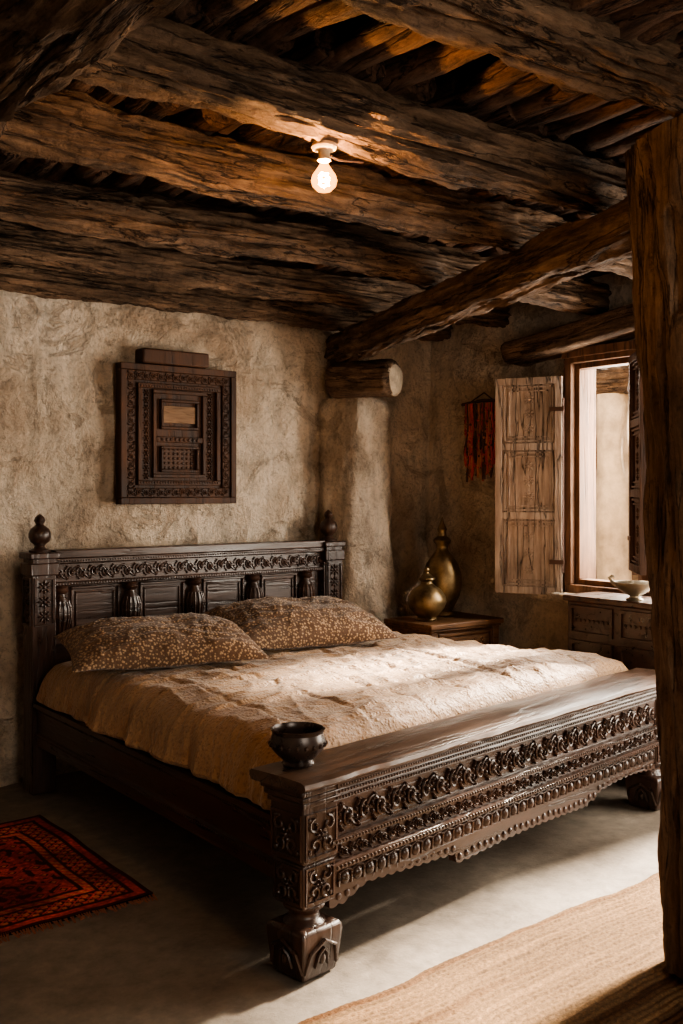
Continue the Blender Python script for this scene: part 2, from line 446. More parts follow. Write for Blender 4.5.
# plaster pillar
bm=bmesh.new(); rings=[]; n=110
for i in range(n+1):
    t=i/n; z=t*2.00
    r=.20+.10*(1-t)**2.2+.012*math.sin(z*4)
    ring=[]
    for k in range(72):
        a=2*pi*k/72; c,s=math.cos(a),math.sin(a); p=3.4
        rr=r/((abs(c)**p+abs(s)**p)**(1/p))+.030*noise.fractal((c*1.4+5,s*1.4,z*2),.9,2,6)
        if z>1.95: rr*=1-.15*(z-1.95)/.05
        v=Matrix.Rotation(math.radians(8),2)@Vector((rr*c,rr*s)); ring.append((3.79+v.x,min(4.93,4.81+v.y),z))
    rings.append(ring)
loft(bm,rings); finish(bm,'plaster_pillar',M_plaster)
e=empty('corbel_log',(3.75,4.62,2.10))
dv=Vector((.20,-.36,-.01)).normalized()
p_end=Vector((3.82,4.44,2.095)); p_st=p_end-dv*.40
log('log_body',p_st,p_end,.26,.21,seed=44,power=2.2,parent=e,amp=.012,bend=.0,n=40)
bm=bmesh.new(); mm=frame(p_end,Vector((0,0,1)).cross(dv),dv.cross(Vector((0,0,1)).cross(dv)),dv)
rings=[]
for r,z in ((.001,.020),(.06,.018),(.095,.010),(.114,-.006),(.112,-.02)):
    rings.append([mm@Vector((r*math.cos(a)*(1+.07*math.sin(3*a)),r*.88*math.sin(a)*(1+.05*math.cos(2*a)),z)) for a in [2*pi*k/28 for k in range(28)]])
loft(bm,rings); finish(bm,'log_cut_face',M_end,e)

# ---------------------------------------------------------------- bed
bed=empty('carved_wooden_bed',(2.7,3.6,0))
th=math.radians(8.2)
FB=Matrix.Translation((1.685,2.335,0))@Matrix.Rotation(th,4,'Z')
LF=2.36
prof=[(.016,.575),(.016,.558),(.028,.553),(.024,.538),(.036,.533),(.034,.516),(.050,.510),(.052,.402),(.036,.398),(.036,.382),(.052,.378),(.052,.326),(.034,.322),(.034,.304),(.056,.300),(.056,.225),(.12,.225),(.12,.5),(.20,.56),(.20,.575)]
bm=bmesh.new(); extrude_profile(bm,prof,.13,LF-.13)
nn=300
def apz(x):
    l=LF-.28; t=(x-.14)/l
    if t<.03: z=.19
    elif t<.08: z=.19+.035*(t-.03)/.05
    elif t<.30: z=.225-.03*(t-.08)/.22
    elif t<.33: z=.160
    elif t<.72: z=.160+.012*math.sin((t-.33)/.39*pi)
    elif t<.75: z=.175
    else: z=.195+.02*math.sin((t-.75)/.25*pi)
    return z-.008*abs(math.sin(x*pi/.045))
rings=[]
for i in range(nn+1):
    x=.14+(LF-.28)*i/nn; z=apz(x)
    rings.append([(x,.062,z),(x,.062,.24),(x,.095,.24),(x,.095,z)])
loft(bm,rings)
finish(bm,'footboard_body',M_dark,bed,True,0,FB)
bm=bmesh.new()
extrude_profile(bm,[(.006,.580),(0,.588),(.004,.600),(.02,.606),(.12,.609),(.235,.606),(.245,.598),(.245,.585),(.235,.574),(.02,.574)],-.02,LF+.02,n=90)
for v in bm.verts: v.co.z+=.006*noise.noise((v.co.x*3,v.co.y*9,1)); v.co.y+=.006*noise.noise((v.co.x*6,v.co.y*2,4))+.004*noise.noise((v.co.x*22,v.co.y*2,4))
finish(bm,'footboard_top_ledge',M_top,bed,True,0,FB)
bm=bmesh.new()
def fr(x,y,z): return frame((x,y,z),(1,0,0),(0,0,1),(0,-1,0))
scroll(bm,LF-.34,.098,fr(.17,.052,.408),.074,.018)
scroll(bm,LF-.34,.046,fr(.17,.052,.329),.045,.013)
NB=36
for i in range(NB):
    x=.17+(LF-.34)*(i+.5)/NB
    ball(bm,(x,.056,.267),(.019,.016,.022),None,10,6)
    tube(bm,[(x-.027,.054,.245),(x-.027,.050,.285),(x,.050,.296),(x+.027,.050,.285),(x+.027,.054,.245)],.0045,5)
for z,y,r in ((.39,.036,.006),(.313,.034,.007),(.5455,.025,.0055),(.524,.034,.0055),(.5665,.016,.005)):
    beads(bm,LF-.28,r,r*2.4,fr(.14,y,z))
nb=54
for i in range(nb):
    x=.16+(LF-.32)*(i+.5)/nb; z=apz(x)+.022; ball(bm,(x,.062,z),(.012,.008,.013),None,8,5)
    ball(bm,(x,.062,.236),(.008,.007,.008),None,6,4)
finish(bm,'footboard_carving',M_dark,bed,True,0,FB)
def leg(name,cx,cy):
    bm=bmesh.new(); W=.072
    box(bm,cx-W,cx+W,cy-W,cy+W,.35,.575)
    for z,w in ((.565,.095),(.545,.088),(.525,.08)): box(bm,cx-w,cx+w,cy-w,cy+w,z-.008,z+.010)
    box(bm,cx-.062,cx+.062,cy-.062,cy+.062,.34,.36)
    box(bm,cx-.066,cx+.066,cy-.066,cy+.066,.215,.345)
    lathe(bm,[(.06,.218),(.068,.21),(.062,.20),(.047,.19),(.045,.175),(.055,.165),(.066,.155),(.07,.145)],(cx,cy,0),28)
    rings=[]
    for z,w in ((.002,.060),(.012,.068),(.035,.072),(.06,.076),(.10,.080),(.13,.083),(.148,.080),(.156,.07)):
        rings.append([(cx-w,cy-w,z),(cx+w,cy-w,z),(cx+w,cy+w,z),(cx-w,cy+w,z)])
    loft(bm,rings)
    finish(bm,name,M_darkZ,bed,True,.005,FB)
    bm=bmesh.new()
    for (ox,oy,ax,nz) in ((0,-1,(1,0,0),(0,-1,0)),(-1,0,(0,-1,0),(-1,0,0))):
        for w,z0,z1 in ((W,.36,.50),(.066,.225,.34)):
            o0=Vector((cx+ox*w,cy+oy*w,z0))-Vector(ax)*w
            m=frame(o0,ax,(0,0,1),nz); hh=z1-z0
            rect_frame(bm,.006,2*w-.006,.002,hh-.002,.007,.006,m)
            for s in (-1,1):
                for sy in (-1,1):
                    pts=[]
                    for q in range(14):
                        t=q/13; a=pi/2*sy+s*t*pi*1.9; r=w*.36*(1-t*.75)
                        pts.append((w+s*w*.38+r*math.cos(a)*-1,hh/2+sy*hh*.20+r*math.sin(a)*.9,.004))
                    tube(bm,pts,.0045,5,m)
            rosette(bm,(w,hh/2),w*.35,m,.010,6)
            for sx in (.17,.83):
                for sy in (.17,.83): ball(bm,(2*w*sx,hh*sy,0),(.009,.009,.007),m,7,4)
        m=frame(Vector((cx+ox*.080,cy+oy*.080,.02))-Vector(ax)*.086,ax,(0,0,1),nz)
        m=m@Matrix.Rotation(math.radians(8),4,'X')@Matrix.Translation((0,0,-.010))
        tube(bm,[(.02,.01,.0),(.035,.07,.004),(.086,.10,.006),(.137,.07,.004),(.152,.01,.0)],.006,6,m)
        tube(bm,[(.06,.02,.002),(.07,.06,.004),(.086,.075,.005),(.102,.06,.004),(.112,.02,.002)],.006,6,m)
        ball(bm,(.086,.04,.003),(.012,.018,.008),m,8,5)
    finish(bm,name+'_carving',M_darkZ,bed,True,0,FB)
leg('front_leg_left',.085,.115); leg('front_leg_right',LF-.085,.115)
def rail(name,p0,p1,side):
    p0,p1=Vector(p0),Vector(p1); x=(p1-p0).normalized(); L=(p1-p0).length
    z=Vector((0,0,1)); y=z.cross(x)*side
    m=frame(p0,x,y,z); bm=bmesh.new()
    pr=[(0,.44),(0,.42),(.012,.415),(.012,.40),(.02,.395),(.02,.30),(.01,.295),(.01,.275),(.018,.27),(.018,.235),(.07,.235),(.07,.44)]
    extrude_profile(bm,pr,0,L)
    finish(bm,name,M_dark,bed,True,0,m)
    bm=bmesh.new(); beads(bm,L,.006,.016,frame((0,.01,.285),(1,0,0),(0,0,1),(0,-1,0)))
    beads(bm,L,.005,.014,frame((0,.012,.4075),(1,0,0),(0,0,1),(0,-1,0)))
    finish(bm,name+'_beading',M_dark,bed,True,0,m)
rail('side_rail_left',(1.735,4.66,0),(1.72,2.52,0),1)
rail('side_rail_right',(3.52,4.66,0),(4.01,2.84,0),-1)
bm=bmesh.new()
for i in range(12):
    y=2.78+i*.155; box(bm,1.80,3.50+.4*(4.5-y)/1.8*.4,y,y+.11,.39,.43)
finish(bm,'bed_slats',M_dark,bed,False)
HX0,HX1,HY=1.79,3.53,4.71
bm=bmesh.new()
for X in (HX0,HX1):
    box(bm,X-.06,X+.06,HY-.06,HY+.06,.0,1.13)
    box(bm,X-.07,X+.07,HY-.07,HY+.07,1.04,1.10)
    box(bm,X-.075,X+.075,HY-.075,HY+.075,1.12,1.15)
finish(bm,'headboard_posts',M_darkZ,bed,True,.006)
bm=bmesh.new()
for X in (HX0,HX1):
    lathe(bm,[(.05,1.15),(.052,1.16),(.03,1.168),(.022,1.18),(.03,1.19),(.044,1.20),(.053,1.222),(.053,1.24),(.044,1.262),(.026,1.276),(.018,1.284),(.022,1.292),(.027,1.303),(.022,1.318),(.008,1.33),(.001,1.334)],(X,HY,0),28)
finish(bm,'headboard_finials',M_darkZ,bed)
bm=bmesh.new()
xa,xb=HX0+.06,HX1-.06
box(bm,xa,xb,HY-.05,HY+.04,1.118,1.158); box(bm,xa,xb,HY-.04,HY+.035,1.092,1.118)
box(bm,xa,xb,HY-.025,HY+.03,1.0,1.092)
box(bm,xa,xb,HY-.042,HY+.03,.984,1.002)
box(bm,xa,xb,HY-.005,HY+.03,.40,.99)
box(bm,xa,xb,HY-.035,HY+.03,.70,.735)
box(bm,xa,xb,HY-.03,HY+.03,.40,.48)
balX=[1.885,2.255,2.625,2.995,3.35]
for i in range(4):
    x0,x1=balX[i]+.055,balX[i+1]-.055
    m=frame((x0,HY-.005,.745),(1,0,0),(0,0,1),(0,-1,0)); w=x1-x0
    rect_frame(bm,0,w,0,.232,.014,.014,m); rect_frame(bm,.025,w-.025,.025,.207,.010,.008,m)
finish(bm,'headboard_panels',M_dark,bed,True,.004)
bm=bmesh.new()
scroll(bm,xb-xa,.076,frame((xa,HY-.026,1.008),(1,0,0),(0,0,1),(0,-1,0)),.06,.010)
beads(bm,xb-xa,.006,.015,frame((xa,HY-.042,.993),(1,0,0),(0,0,1),(0,-1,0)))
beads(bm,xb-xa,.005,.014,frame((xa,HY-.04,1.105),(1,0,0),(0,0,1),(0,-1,0)))
for X in balX:
    lathe(bm,[(.022,.735),(.030,.745),(.034,.765),(.043,.80),(.050,.84),(.049,.875),(.038,.91),(.026,.935),(.024,.944),(.036,.952),(.040,.962),(.034,.972),(.040,.985)],(X,HY-.02,0),20)
    for k in range(7):
        a=pi+pi*(k+.5)/7
        pts=[(X+r*math.cos(a),HY-.02+r*math.sin(a),z) for r,z in ((.034,.765),(.045,.80),(.052,.84),(.051,.875),(.039,.91))]
        tube(bm,pts,.005,5)
for X in (HX0,HX1):
    for m in (frame((X-.05,HY-.06,.80),(1,0,0),(0,0,1),(0,-1,0)),frame((X-.06,HY+.05,.80),(0,-1,0),(0,0,1),(-1,0,0))):
        rect_frame(bm,0,.10,0,.23,.01,.008,m)
        for q in range(3): rosette(bm,(.05,.045+q*.07),.036,m,.010,8)
finish(bm,'headboard_carving',M_dark,bed)

# mattress
def warp(u,v):
    FL=Vector((1.742,2.595));FR=Vector((4.09,2.965));BL=Vector((1.760,4.63));BR=Vector((3.52,4.63))
    return (FL*(1-u)+FR*u)*(1-v)+(BL*(1-u)+BR*u)*v
bm=bmesh.new(); n=280
def ss(i):
    t=i/n; return t-.27/(2*pi)*math.sin(2*pi*t)
top=[]
for i in range(n+1):
    row=[]
    for j in range(n+1):
        u,v=ss(i),ss(j); a=2*u-1; c=2*v-1
        k=max(0,1-abs(a)**24)**.5*max(0,1-abs(c)**26)**.5
        p=warp(u,v)
        z=.485+.170*k+.018*(1-a*a)*(1-c*c)
        wr=noise.fractal((p.x*2.0,p.y*2.0,3),1.2,2,3)*.014
        w1=noise.noise((p.x*1.3,p.y*1.3,2))
        rg=1-abs(noise.noise((p.x*2.4+1.5*w1,p.y*7,5)))*2.4
        rg2=1-abs(noise.noise((p.x*7+2*w1,p.y*3.0,8)))*2.6
        rg3=1-abs(noise.noise((p.x*13+2*w1,p.y*14.0,28)))*2.4
        z+=wr*k+(.012*max(0,rg)**2+.008*max(0,rg2)**2+.003*max(0,rg3)**2)*max(k,.15)
        z-=.007*max(0,1-abs(((p.x+.02*math.sin(p.y*5))%.30)-.15)/.018)*k
        z-=.007*max(0,1-abs(((p.y+.02*math.sin(p.x*5))%.42)-.2)/.018)*k
        f=(1-k)
        out=.030*f*noise.fractal((p.y*8,p.x*2,4),1,2,3)
        px=p.x+(out+.016*f)*(1 if a>0 else -1)
        row.append(bm.verts.new((px,p.y,z)))
    top.append(row)
for i in range(n):
    for j in range(n): bm.faces.new((top[i][j],top[i+1][j],top[i+1][j+1],top[i][j+1]))
per=[top[i][0] for i in range(n+1)]+[top[n][j] for j in range(1,n+1)]+[top[i][n] for i in range(n-1,-1,-1)]+[top[0][j] for j in range(n-1,0,-1)]
prev=per
cx,cy=2.7,3.65
for z,ins in ((.465,-.010),(.453,-.006),(.444,.012)):
    cur=[]
    for v0 in per:
        d=Vector((cx-v0.co.x,cy-v0.co.y,0)).normalized()*ins
        cur.append(bm.verts.new((v0.co.x+d.x,v0.co.y+d.y,z)))
    for i in range(len(per)):
        j=(i+1)%len(per); bm.faces.new((prev[i],prev[j],cur[j],cur[i]))
    prev=cur
bm.faces.new(prev)
finish(bm,'mattress_with_bedspread',M_spread)

def pillow(name,c,w,d,h,rotz,tilt,seed):
    bm=bmesh.new(); n=84; mats=Matrix.Translation(c)@Matrix.Rotation(rotz,4,'Z')@Matrix.Rotation(tilt,4,'X')
    def P(i,j,s):
        a=2*i/n-1; b2=2*j/n-1
        x=w/2*a*(1-.07*(1-b2**2)*abs(a)**3); y=d/2*b2*(1-.10*(1-a**2)*abs(b2)**3)
        k=(max(0,1-abs(a)**2.6)*max(0,1-abs(b2)**2.4))**.55
        z=s*h/2*k
        k2=min(1,k*2)
        z+=s*k2*(.010*noise.fractal((a*1.6+seed,b2*1.6,s),1.2,2,3)+.008*max(0,1-abs(noise.noise((a*2+seed,b2*5,4)))*3)+.006*max(0,1-abs(noise.noise((a*5+seed,b2*2,14)))*4))
        if s<0: z*=.30
        else: z-=.02*math.exp(-((a-.1)**2)/.05-((b2-.2)**2)/.3)
        z+=.010*noise.noise((a*2,b2*2,seed+3))
        return mats@Vector((x,y,z))
    T=[[bm.verts.new(P(i,j,1)) for j in range(n+1)] for i in range(n+1)]
    Bt=[[T[i][j] if i in(0,n) or j in (0,n) else bm.verts.new(P(i,j,-1)) for j in range(n+1)] for i in range(n+1)]
    for i in range(n):
        for j in range(n):
            bm.faces.new((T[i][j],T[i+1][j],T[i+1][j+1],T[i][j+1]))
            bm.faces.new((Bt[i][j],Bt[i][j+1],Bt[i+1][j+1],Bt[i+1][j]))
    finish(bm,name,M_pillow)
pillow('pillow',(2.09,4.04,.745),.86,.54,.25,math.radians(-14),math.radians(8),1)
pillow('pillow',(2.86,4.10,.757),.90,.56,.28,math.radians(-8),math.radians(9),6)

bm=bmesh.new(); bxx,byy,bzz=1.757,2.50,.611
pr=[(.001,0),(.045,0),(.05,.008),(.043,.016),(.06,.03),(.080,.052),(.086,.07),(.080,.092),(.078,.10),(.084,.112),(.078,.114),(.072,.10),(.075,.088),(.078,.07),(.06,.04),(.03,.025),(.001,.022)]
lathe(bm,pr,(bxx,byy,bzz),40)
for i in range(20):
    a=2*pi*i/20; ball(bm,(bxx+.084*math.cos(a),byy+.084*math.sin(a),bzz+.068),.008,None,6,4)
finish(bm,'carved_wooden_bowl',M_clay)

# ---------------------------------------------------------------- wall hung carved panel
wp=empty('carved_wall_panel',(2.6,4.86,1.75))
PX0,PX1,PZ0,PZ1=2.255,2.955,1.375,2.115
m=frame((PX0,4.85,PZ0),(1,0,0),(0,0,1),(0,-1,0)); W=PX1-PX0; H=PZ1-PZ0
bm=bmesh.new(); box(bm,0,W,0,H,-.02,.02,m); rect_frame(bm,0,W,0,H,.035,.05,m); rect_frame(bm,.035,W-.035,.035,H-.035,.05,.038,m)
rect_frame(bm,.10,W-.10,.10,H-.10,.025,.045,m); rect_frame(bm,.19,W-.19,.14,H-.13,.02,.04,m)
box(bm,.21,W-.21,H/2-.04,H/2-.01,.0,.04,m)
rect_frame(bm,.235,W-.235,H/2+.03,H-.18,.015,.045,m); rect_frame(bm,.235,W-.235,.17,H/2-.06,.015,.045,m)
finish(bm,'panel_frame',M_panel,wp,True,.004)
bm=bmesh.new()
for (x0,y0,L) in ((.04,.04,W-.08),(.04,H-.085,W-.08)):
    scroll(bm,L,.045,frame(m@Vector((x0,y0,.038)),(1,0,0),(0,0,1),(0,-1,0)),.045,.008)
for x0 in (.04,W-.085):
    scroll(bm,H-.18,.045,frame(m@Vector((x0+.045,.09,.038)),(0,0,1),(-1,0,0),(0,-1,0)),.045,.008)
for x0 in (.128,W-.188):
    for q in range(12):
        rosette(bm,(x0+.03,.15+q*(H-.30)/11),.022,m@Matrix.Translation((0,0,.022)),.008,6)
for y0 in (.115,H-.115):
    beads(bm,W-.22,.007,.016,m@Matrix.Translation((.11,y0,.045)))
for q in range(5):
    for i in range(7): ball(bm,(.27+i*(W-.54)/6,.195+q*.025,.022),(.010,.008,.006),m,6,4)
for i in range(9): ball(bm,(.245+i*(W-.49)/8,H/2-.025,.042),(.008,.01,.006),m,6,4)
finish(bm,'panel_carving',M_panel,wp)
bm=bmesh.new(); box(bm,.255,W-.255,H/2+.065,H-.215,.02,.034,m); finish(bm,'inlay_upper',M_plaque,wp)
bm=bmesh.new(); box(bm,2.38,2.78,4.80,4.90,2.12,2.20); finish(bm,'wall_cleat',M_panel,wp,True,.01)

# ---------------------------------------------------------------- bedside table
tb=empty('bedside_table',(4.1,4.33,0))
x0,x1,y0,y1,zt=3.78,4.32,4.09,4.48,.70
bm=bmesh.new(); box(bm,x0-.02,x1+.02,y0-.02,y1,zt-.03,zt); box(bm,x0-.01,x1+.01,y0-.01,y1,zt-.045,zt-.03)
finish(bm,'table_top',M_table,tb,True,.006)
bm=bmesh.new()
for X in (x0,x1-.05):
    for Y in (y0,y1-.05): box(bm,X,X+.05,Y,Y+.05,0,zt-.045)
box(bm,x0+.05,x1-.05,y0+.012,y0+.03,zt-.20,zt-.045); box(bm,x0+.012,x0+.03,y0+.05,y1-.05,zt-.20,zt-.045); box(bm,x1-.03,x1-.012,y0+.05,y1-.05,zt-.20,zt-.045)
box(bm,x0+.02,x1-.02,y0+.02,y1-.02,.16,.18); box(bm,x0+.05,x1-.05,y1-.03,y1-.015,zt-.2,zt-.045)
finish(bm,'table_frame',M_table,tb,True,.005)
bm=bmesh.new(); m=frame((x0+.06,y0+.012,zt-.185),(1,0,0),(0,0,1),(0,-1,0)); w=x1-x0-.12
rect_frame(bm,0,w,0,.125,.014,.012,m); box(bm,.03,w-.03,.025,.10,0,.010,m); ball(bm,(w/2,.06,.02),.014,m)
for q in (.18,.34,.66,.82): rosette(bm,(w*q,.06),.03,m@Matrix.Translation((0,0,.01)),.006,8)
finish(bm,'drawer_front',M_table,tb,True,.002)
bm=bmesh.new()
lathe(bm,[(.001,0),(.055,0),(.06,.008),(.05,.02),(.07,.035),(.10,.07),(.113,.105),(.108,.14),(.085,.175),(.05,.20),(.036,.212),(.034,.225),(.05,.238),(.048,.246),(.036,.250),(.028,.262),(.012,.272),(.010,.28),(.017,.29),(.012,.302),(.001,.308)],(3.90,4.26,.70),40)
finish(bm,'brass_lidded_pot',M_brass)
bm=bmesh.new()
lathe(bm,[(.001,0),(.07,0),(.075,.01),(.06,.03),(.075,.06),(.105,.12),(.118,.19),(.115,.25),(.095,.31),(.06,.36),(.040,.385),(.034,.40),(.036,.42),(.050,.438),(.054,.45),(.044,.462),(.028,.475),(.024,.50),(.030,.515),(.020,.535),(.010,.56),(.006,.58),(.001,.59)],(4.12,4.365,.70),40)
finish(bm,'tall_brass_ewer',M_brass)

th_=empty('beaded_tassel_hanging',(4.46,4.35,2.0))
cols={'red_strands':M_red,'dark_strands':M_black,'rust_strands':M_orange}
bms={k:bmesh.new() for k in cols}
for i in range(38):
    y=4.19+.29*i/37; k=random.choice(['red_strands','red_strands','dark_strands','dark_strands','rust_strands'])
    L=random.uniform(.34,.49); xx=4.44+random.uniform(-.03,.012)
    pts=[(xx+.004*math.sin(q*2+i),y+.006*math.sin(q*1.3+i),1.985-L*q/8) for q in range(9)]
    tube(bms[k],pts,[.005]*6+[.007,.009,.007],5)
    for q in range(random.randint(3,8)):
        ball(bms[random.choice(list(cols))],(xx-.004,y,1.97-random.uniform(.02,L)),.0085,None,6,4)
for k,mm in cols.items(): finish(bms[k],k,mm,th_)
bm=bmesh.new(); tube(bm,[(4.44,4.17,1.99),(4.44,4.35,2.0),(4.44,4.52,1.985)],.010,8)
tube(bm,[(4.44,4.25,1.995),(4.46,4.35,2.05),(4.44,4.45,1.995)],.004,6); finish(bm,'hanging_rod',M_black,th_)

# ---------------------------------------------------------------- window
wn=empty('window_1',(4.5,3.43,1.5))
bm=bmesh.new()
m=frame((4.56,WY1,WZ0),(0,-1,0),(0,0,1),(-1,0,0)); Wd=WY1-WY0; Hd=WZ1-WZ0
rect_frame(bm,0,Wd,0,Hd,.05,.12,m); rect_frame(bm,.05,Wd-.05,.05,Hd-.05,.03,.08,m)
box(bm,.0,Wd,Hd-.02,Hd+.03,.06,.14,m)
box(bm,Wd-.34,Wd-.30,.05,Hd-.05,.02,.12,m)
finish(bm,'window_frame',M_win,wn,True,.004)
bm=bmesh.new()
box(bm,4.56,4.70,WY1-.022,WY1+.002,WZ0,WZ1); box(bm,4.56,4.70,WY0-.002,WY0+.022,WZ0,WZ1); box(bm,4.56,4.70,WY0,WY1,WZ1-.022,WZ1+.002)
finish(bm,'window_jamb_lining',M_win,wn,True,.003)
def shutter(name,hinge,end,z0,z1,mat):
    h=Vector(hinge);e_=Vector(end); x=(e_-h).normalized(); L=(e_-h).length
    nrm=x.cross(Vector((0,0,1)))
    if nrm.dot(Vector((-1,-1,0)))<0: nrm=-nrm
    m=frame((h.x,h.y,z0),x,(0,0,1),nrm); H=z1-z0
    bm=bmesh.new(); box(bm,0,L,0,H,-.008,.004,m)
    rect_frame(bm,0,L,0,H,.040,.022,m)
    for q in (.36,.68): box(bm,.04,L-.04,H*q-.02,H*q+.02,0,.020,m)
    for a,b2 in ((.04,H*.36-.02),(H*.36+.02,H*.68-.02),(H*.68+.02,H-.04)):
        rect_frame(bm,.048,L-.048,a+.008,b2-.008,.010,.016,m)
        rect_frame(bm,.072,L-.072,a+.032,b2-.032,.008,.013,m)
        for q in range(3): rosette(bm,(L/2,a+(b2-a)*(q+1)/4),.035,m@Matrix.Translation((0,0,.004)),.006,8)
    finish(bm,name,mat,wn,True,.003)
    bm=bmesh.new()
    for q in (.15,.85): box(bm,-.012,.07,H*q-.012,H*q+.012,.012,.026,m)
    tube(bm,[m@Vector((-.005,H*.1,.01)),m@Vector((-.005,H*.9,.01))],.005,6)
    finish(bm,name+'_hinges',M_iron,wn)
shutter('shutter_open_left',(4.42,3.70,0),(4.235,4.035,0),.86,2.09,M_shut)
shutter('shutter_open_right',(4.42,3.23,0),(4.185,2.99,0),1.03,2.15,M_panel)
bm=bmesh.new(); box(bm,4.36,4.70,WY0-.03,WY1+.20,WZ0-.045,WZ0+.004)
finish(bm,'window_sill',M_plaster,wn,True,.012)
log('window_lintel',(4.44,4.08,2.25),(4.44,2.70,2.39),.26,.14,seed=51,power=8,amp=.006,bend=.004)
dr=empty('door_1',(4.6,1.7,0)); bm=bmesh.new()
box(bm,4.53,4.64,DY0,DY0+.07,0,2.12);box(bm,4.53,4.64,DY1-.07,DY1,0,2.12);box(bm,4.53,4.64,DY0,DY1,2.05,2.12)
finish(bm,'door_frame',M_win,dr,True,.005)

ch=empty('window_chest',(4.2,3.1,0))
cx0,cx1,cy0,cy1,cz=4.15,4.43,2.82,3.44,.90
bm=bmesh.new(); box(bm,cx0-.02,cx1,cy0-.02,cy1+.02,cz-.03,cz); box(bm,cx0,cx1,cy0,cy1,.08,cz-.03)
for X in (cx0,cx1-.06):
    for Y in (cy0,cy1-.06): box(bm,X,X+.06,Y,Y+.06,0,.09)
finish(bm,'chest_body',M_dark,ch,True,.006)
bm=bmesh.new(); m=frame((cx0,cy1,.10),(0,-1,0),(0,0,1),(-1,0,0)); w=cy1-cy0
for q in range(2):
    rect_frame(bm,.02+q*w/2,w/2*(q+1)-.02,.60,.75,.016,.012,m); beads(bm,w/2-.08,.010,.026,m@Matrix.Translation((q*w/2+.04,.675,.002)))
    rect_frame(bm,.02+q*w/2,w/2*(q+1)-.02,.03,.57,.02,.014,m)
m=frame((cx0,cy0,.10),(1,0,0),(0,0,1),(0,-1,0)); rect_frame(bm,.02,.26,.60,.75,.016,.012,m); rect_frame(bm,.02,.26,.03,.57,.02,.012,m)
finish(bm,'chest_carving',M_dark,ch)
e=empty('footed_bowl',(4.20,3.06,.9)); bm=bmesh.new()
lathe(bm,[(.001,0),(.04,0),(.042,.006),(.022,.016),(.022,.022),(.05,.034),(.085,.06),(.102,.085),(.104,.09),(.098,.088),(.078,.062),(.04,.042),(.001,.036)],(4.20,3.06,.90),36)
finish(bm,'bowl_body',M_silver,e)
bm=bmesh.new(); d=Vector((-.79,.61,0))
pts=[Vector((4.20,3.06,.90))+d*r+Vector((0,0,z)) for r,z in ((.09,.075),(.115,.095),(.125,.112),(.11,.122),(.098,.116))]
tube(bm,pts,[.012,.010,.009,.008,.004],8); finish(bm,'bowl_handle',M_silver,e)

# ---------------------------------------------------------------- lamp
lm=empty('ceiling_bulb_lamp',(1.67,2.25,2.4)); bx,by=1.675,2.255
bm=bmesh.new(); lathe(bm,[(.001,.006),(.034,.006),(.036,-.004),(.032,-.010),(.017,-.013),(.016,-.018),(.016,-.030),(.019,-.033),(.019,-.040),(.013,-.044),(.001,-.044)],(bx,by,2.415),28); finish(bm,'lamp_socket',M_ceramic,lm)
bm=bmesh.new(); lathe(bm,[(.011,0),(.013,-.010),(.022,-.024),(.033,-.040),(.037,-.054),(.033,-.070),(.020,-.083),(.001,-.087)],(bx,by,2.373),28); finish(bm,'lamp_bulb_glass',M_bulb,lm)
bm=bmesh.new(); pts=[(bx+.014*math.cos(q*.9),by+.014*math.sin(q*.9),2.340-.040*q/20+.006*math.sin(q*2)) for q in range(21)]
tube(bm,pts,.0028,5); finish(bm,'lamp_filament',M_fil,lm)
bm=bmesh.new(); tube(bm,[(bx,by+.03,2.410),(bx+.1,by+.06,2.412),(bx+.2,by+.075,2.43)],.004,6); finish(bm,'lamp_cable',M_black,lm)
pl=bpy.data.lights.new('bulb_light','POINT'); pl.energy=46; pl.color=(1,.52,.20); pl.shadow_soft_size=.012
po=bpy.data.objects.new('bulb_light',pl); po.location=(bx,by,2.322); S.collection.objects.link(po)
po.parent=lm; po.matrix_parent_inverse=Matrix.Translation(lm.location).inverted()

# ---------------------------------------------------------------- rugs
def rug(name,x0,x1,y0,y1,nx,ny,cf,zf,mat,rot=0):
    bm=bmesh.new(); cl=bm.loops.layers.color.new('Col'); V=[];Cc=[]
    cx,cy=(x0+x1)/2,(y0+y1)/2
    for i in range(nx+1):
        r=[];rc=[]
        for j in range(ny+1):
            x=x0+(x1-x0)*i/nx; y=y0+(y1-y0)*j/ny
            ex=.014*noise.noise((y*4,1,x0)); ey=.022*noise.noise((x*3,2,y0))+.008*noise.noise((x*11,2,y0))
            dx,dy=x-cx+ex,y-cy+ey
            X=cx+dx*math.cos(rot)-dy*math.sin(rot); Y=cy+dx*math.sin(rot)+dy*math.cos(rot)
            r.append(bm.verts.new((X,Y,zf(x,y)))); rc.append((*cf(x-x0,y-y0),1))
        V.append(r);Cc.append(rc)
    for i in range(nx):
        for j in range(ny):
            f=bm.faces.new((V[i][j],V[i+1][j],V[i+1][j+1],V[i][j+1]))
            for l,(a,c) in zip(f.loops,((i,j),(i+1,j),(i+1,j+1),(i,j+1))): l[cl]=Cc[a][c]
    per=[V[i][0] for i in range(nx+1)]+[V[nx][j] for j in range(1,ny+1)]+[V[i][ny] for i in range(nx-1,-1,-1)]+[V[0][j] for j in range(ny-1,0,-1)]
    low=[bm.verts.new((v.co.x,v.co.y,.0008)) for v in per]
    for i in range(len(per)):
        j=(i+1)%len(per); f=bm.faces.new((per[j],per[i],low[i],low[j]))
        for l in f.loops: l[cl]=(.1,.05,.03,1)
    return finish(bm,name,mat)
RW,RH=1.10,1.08
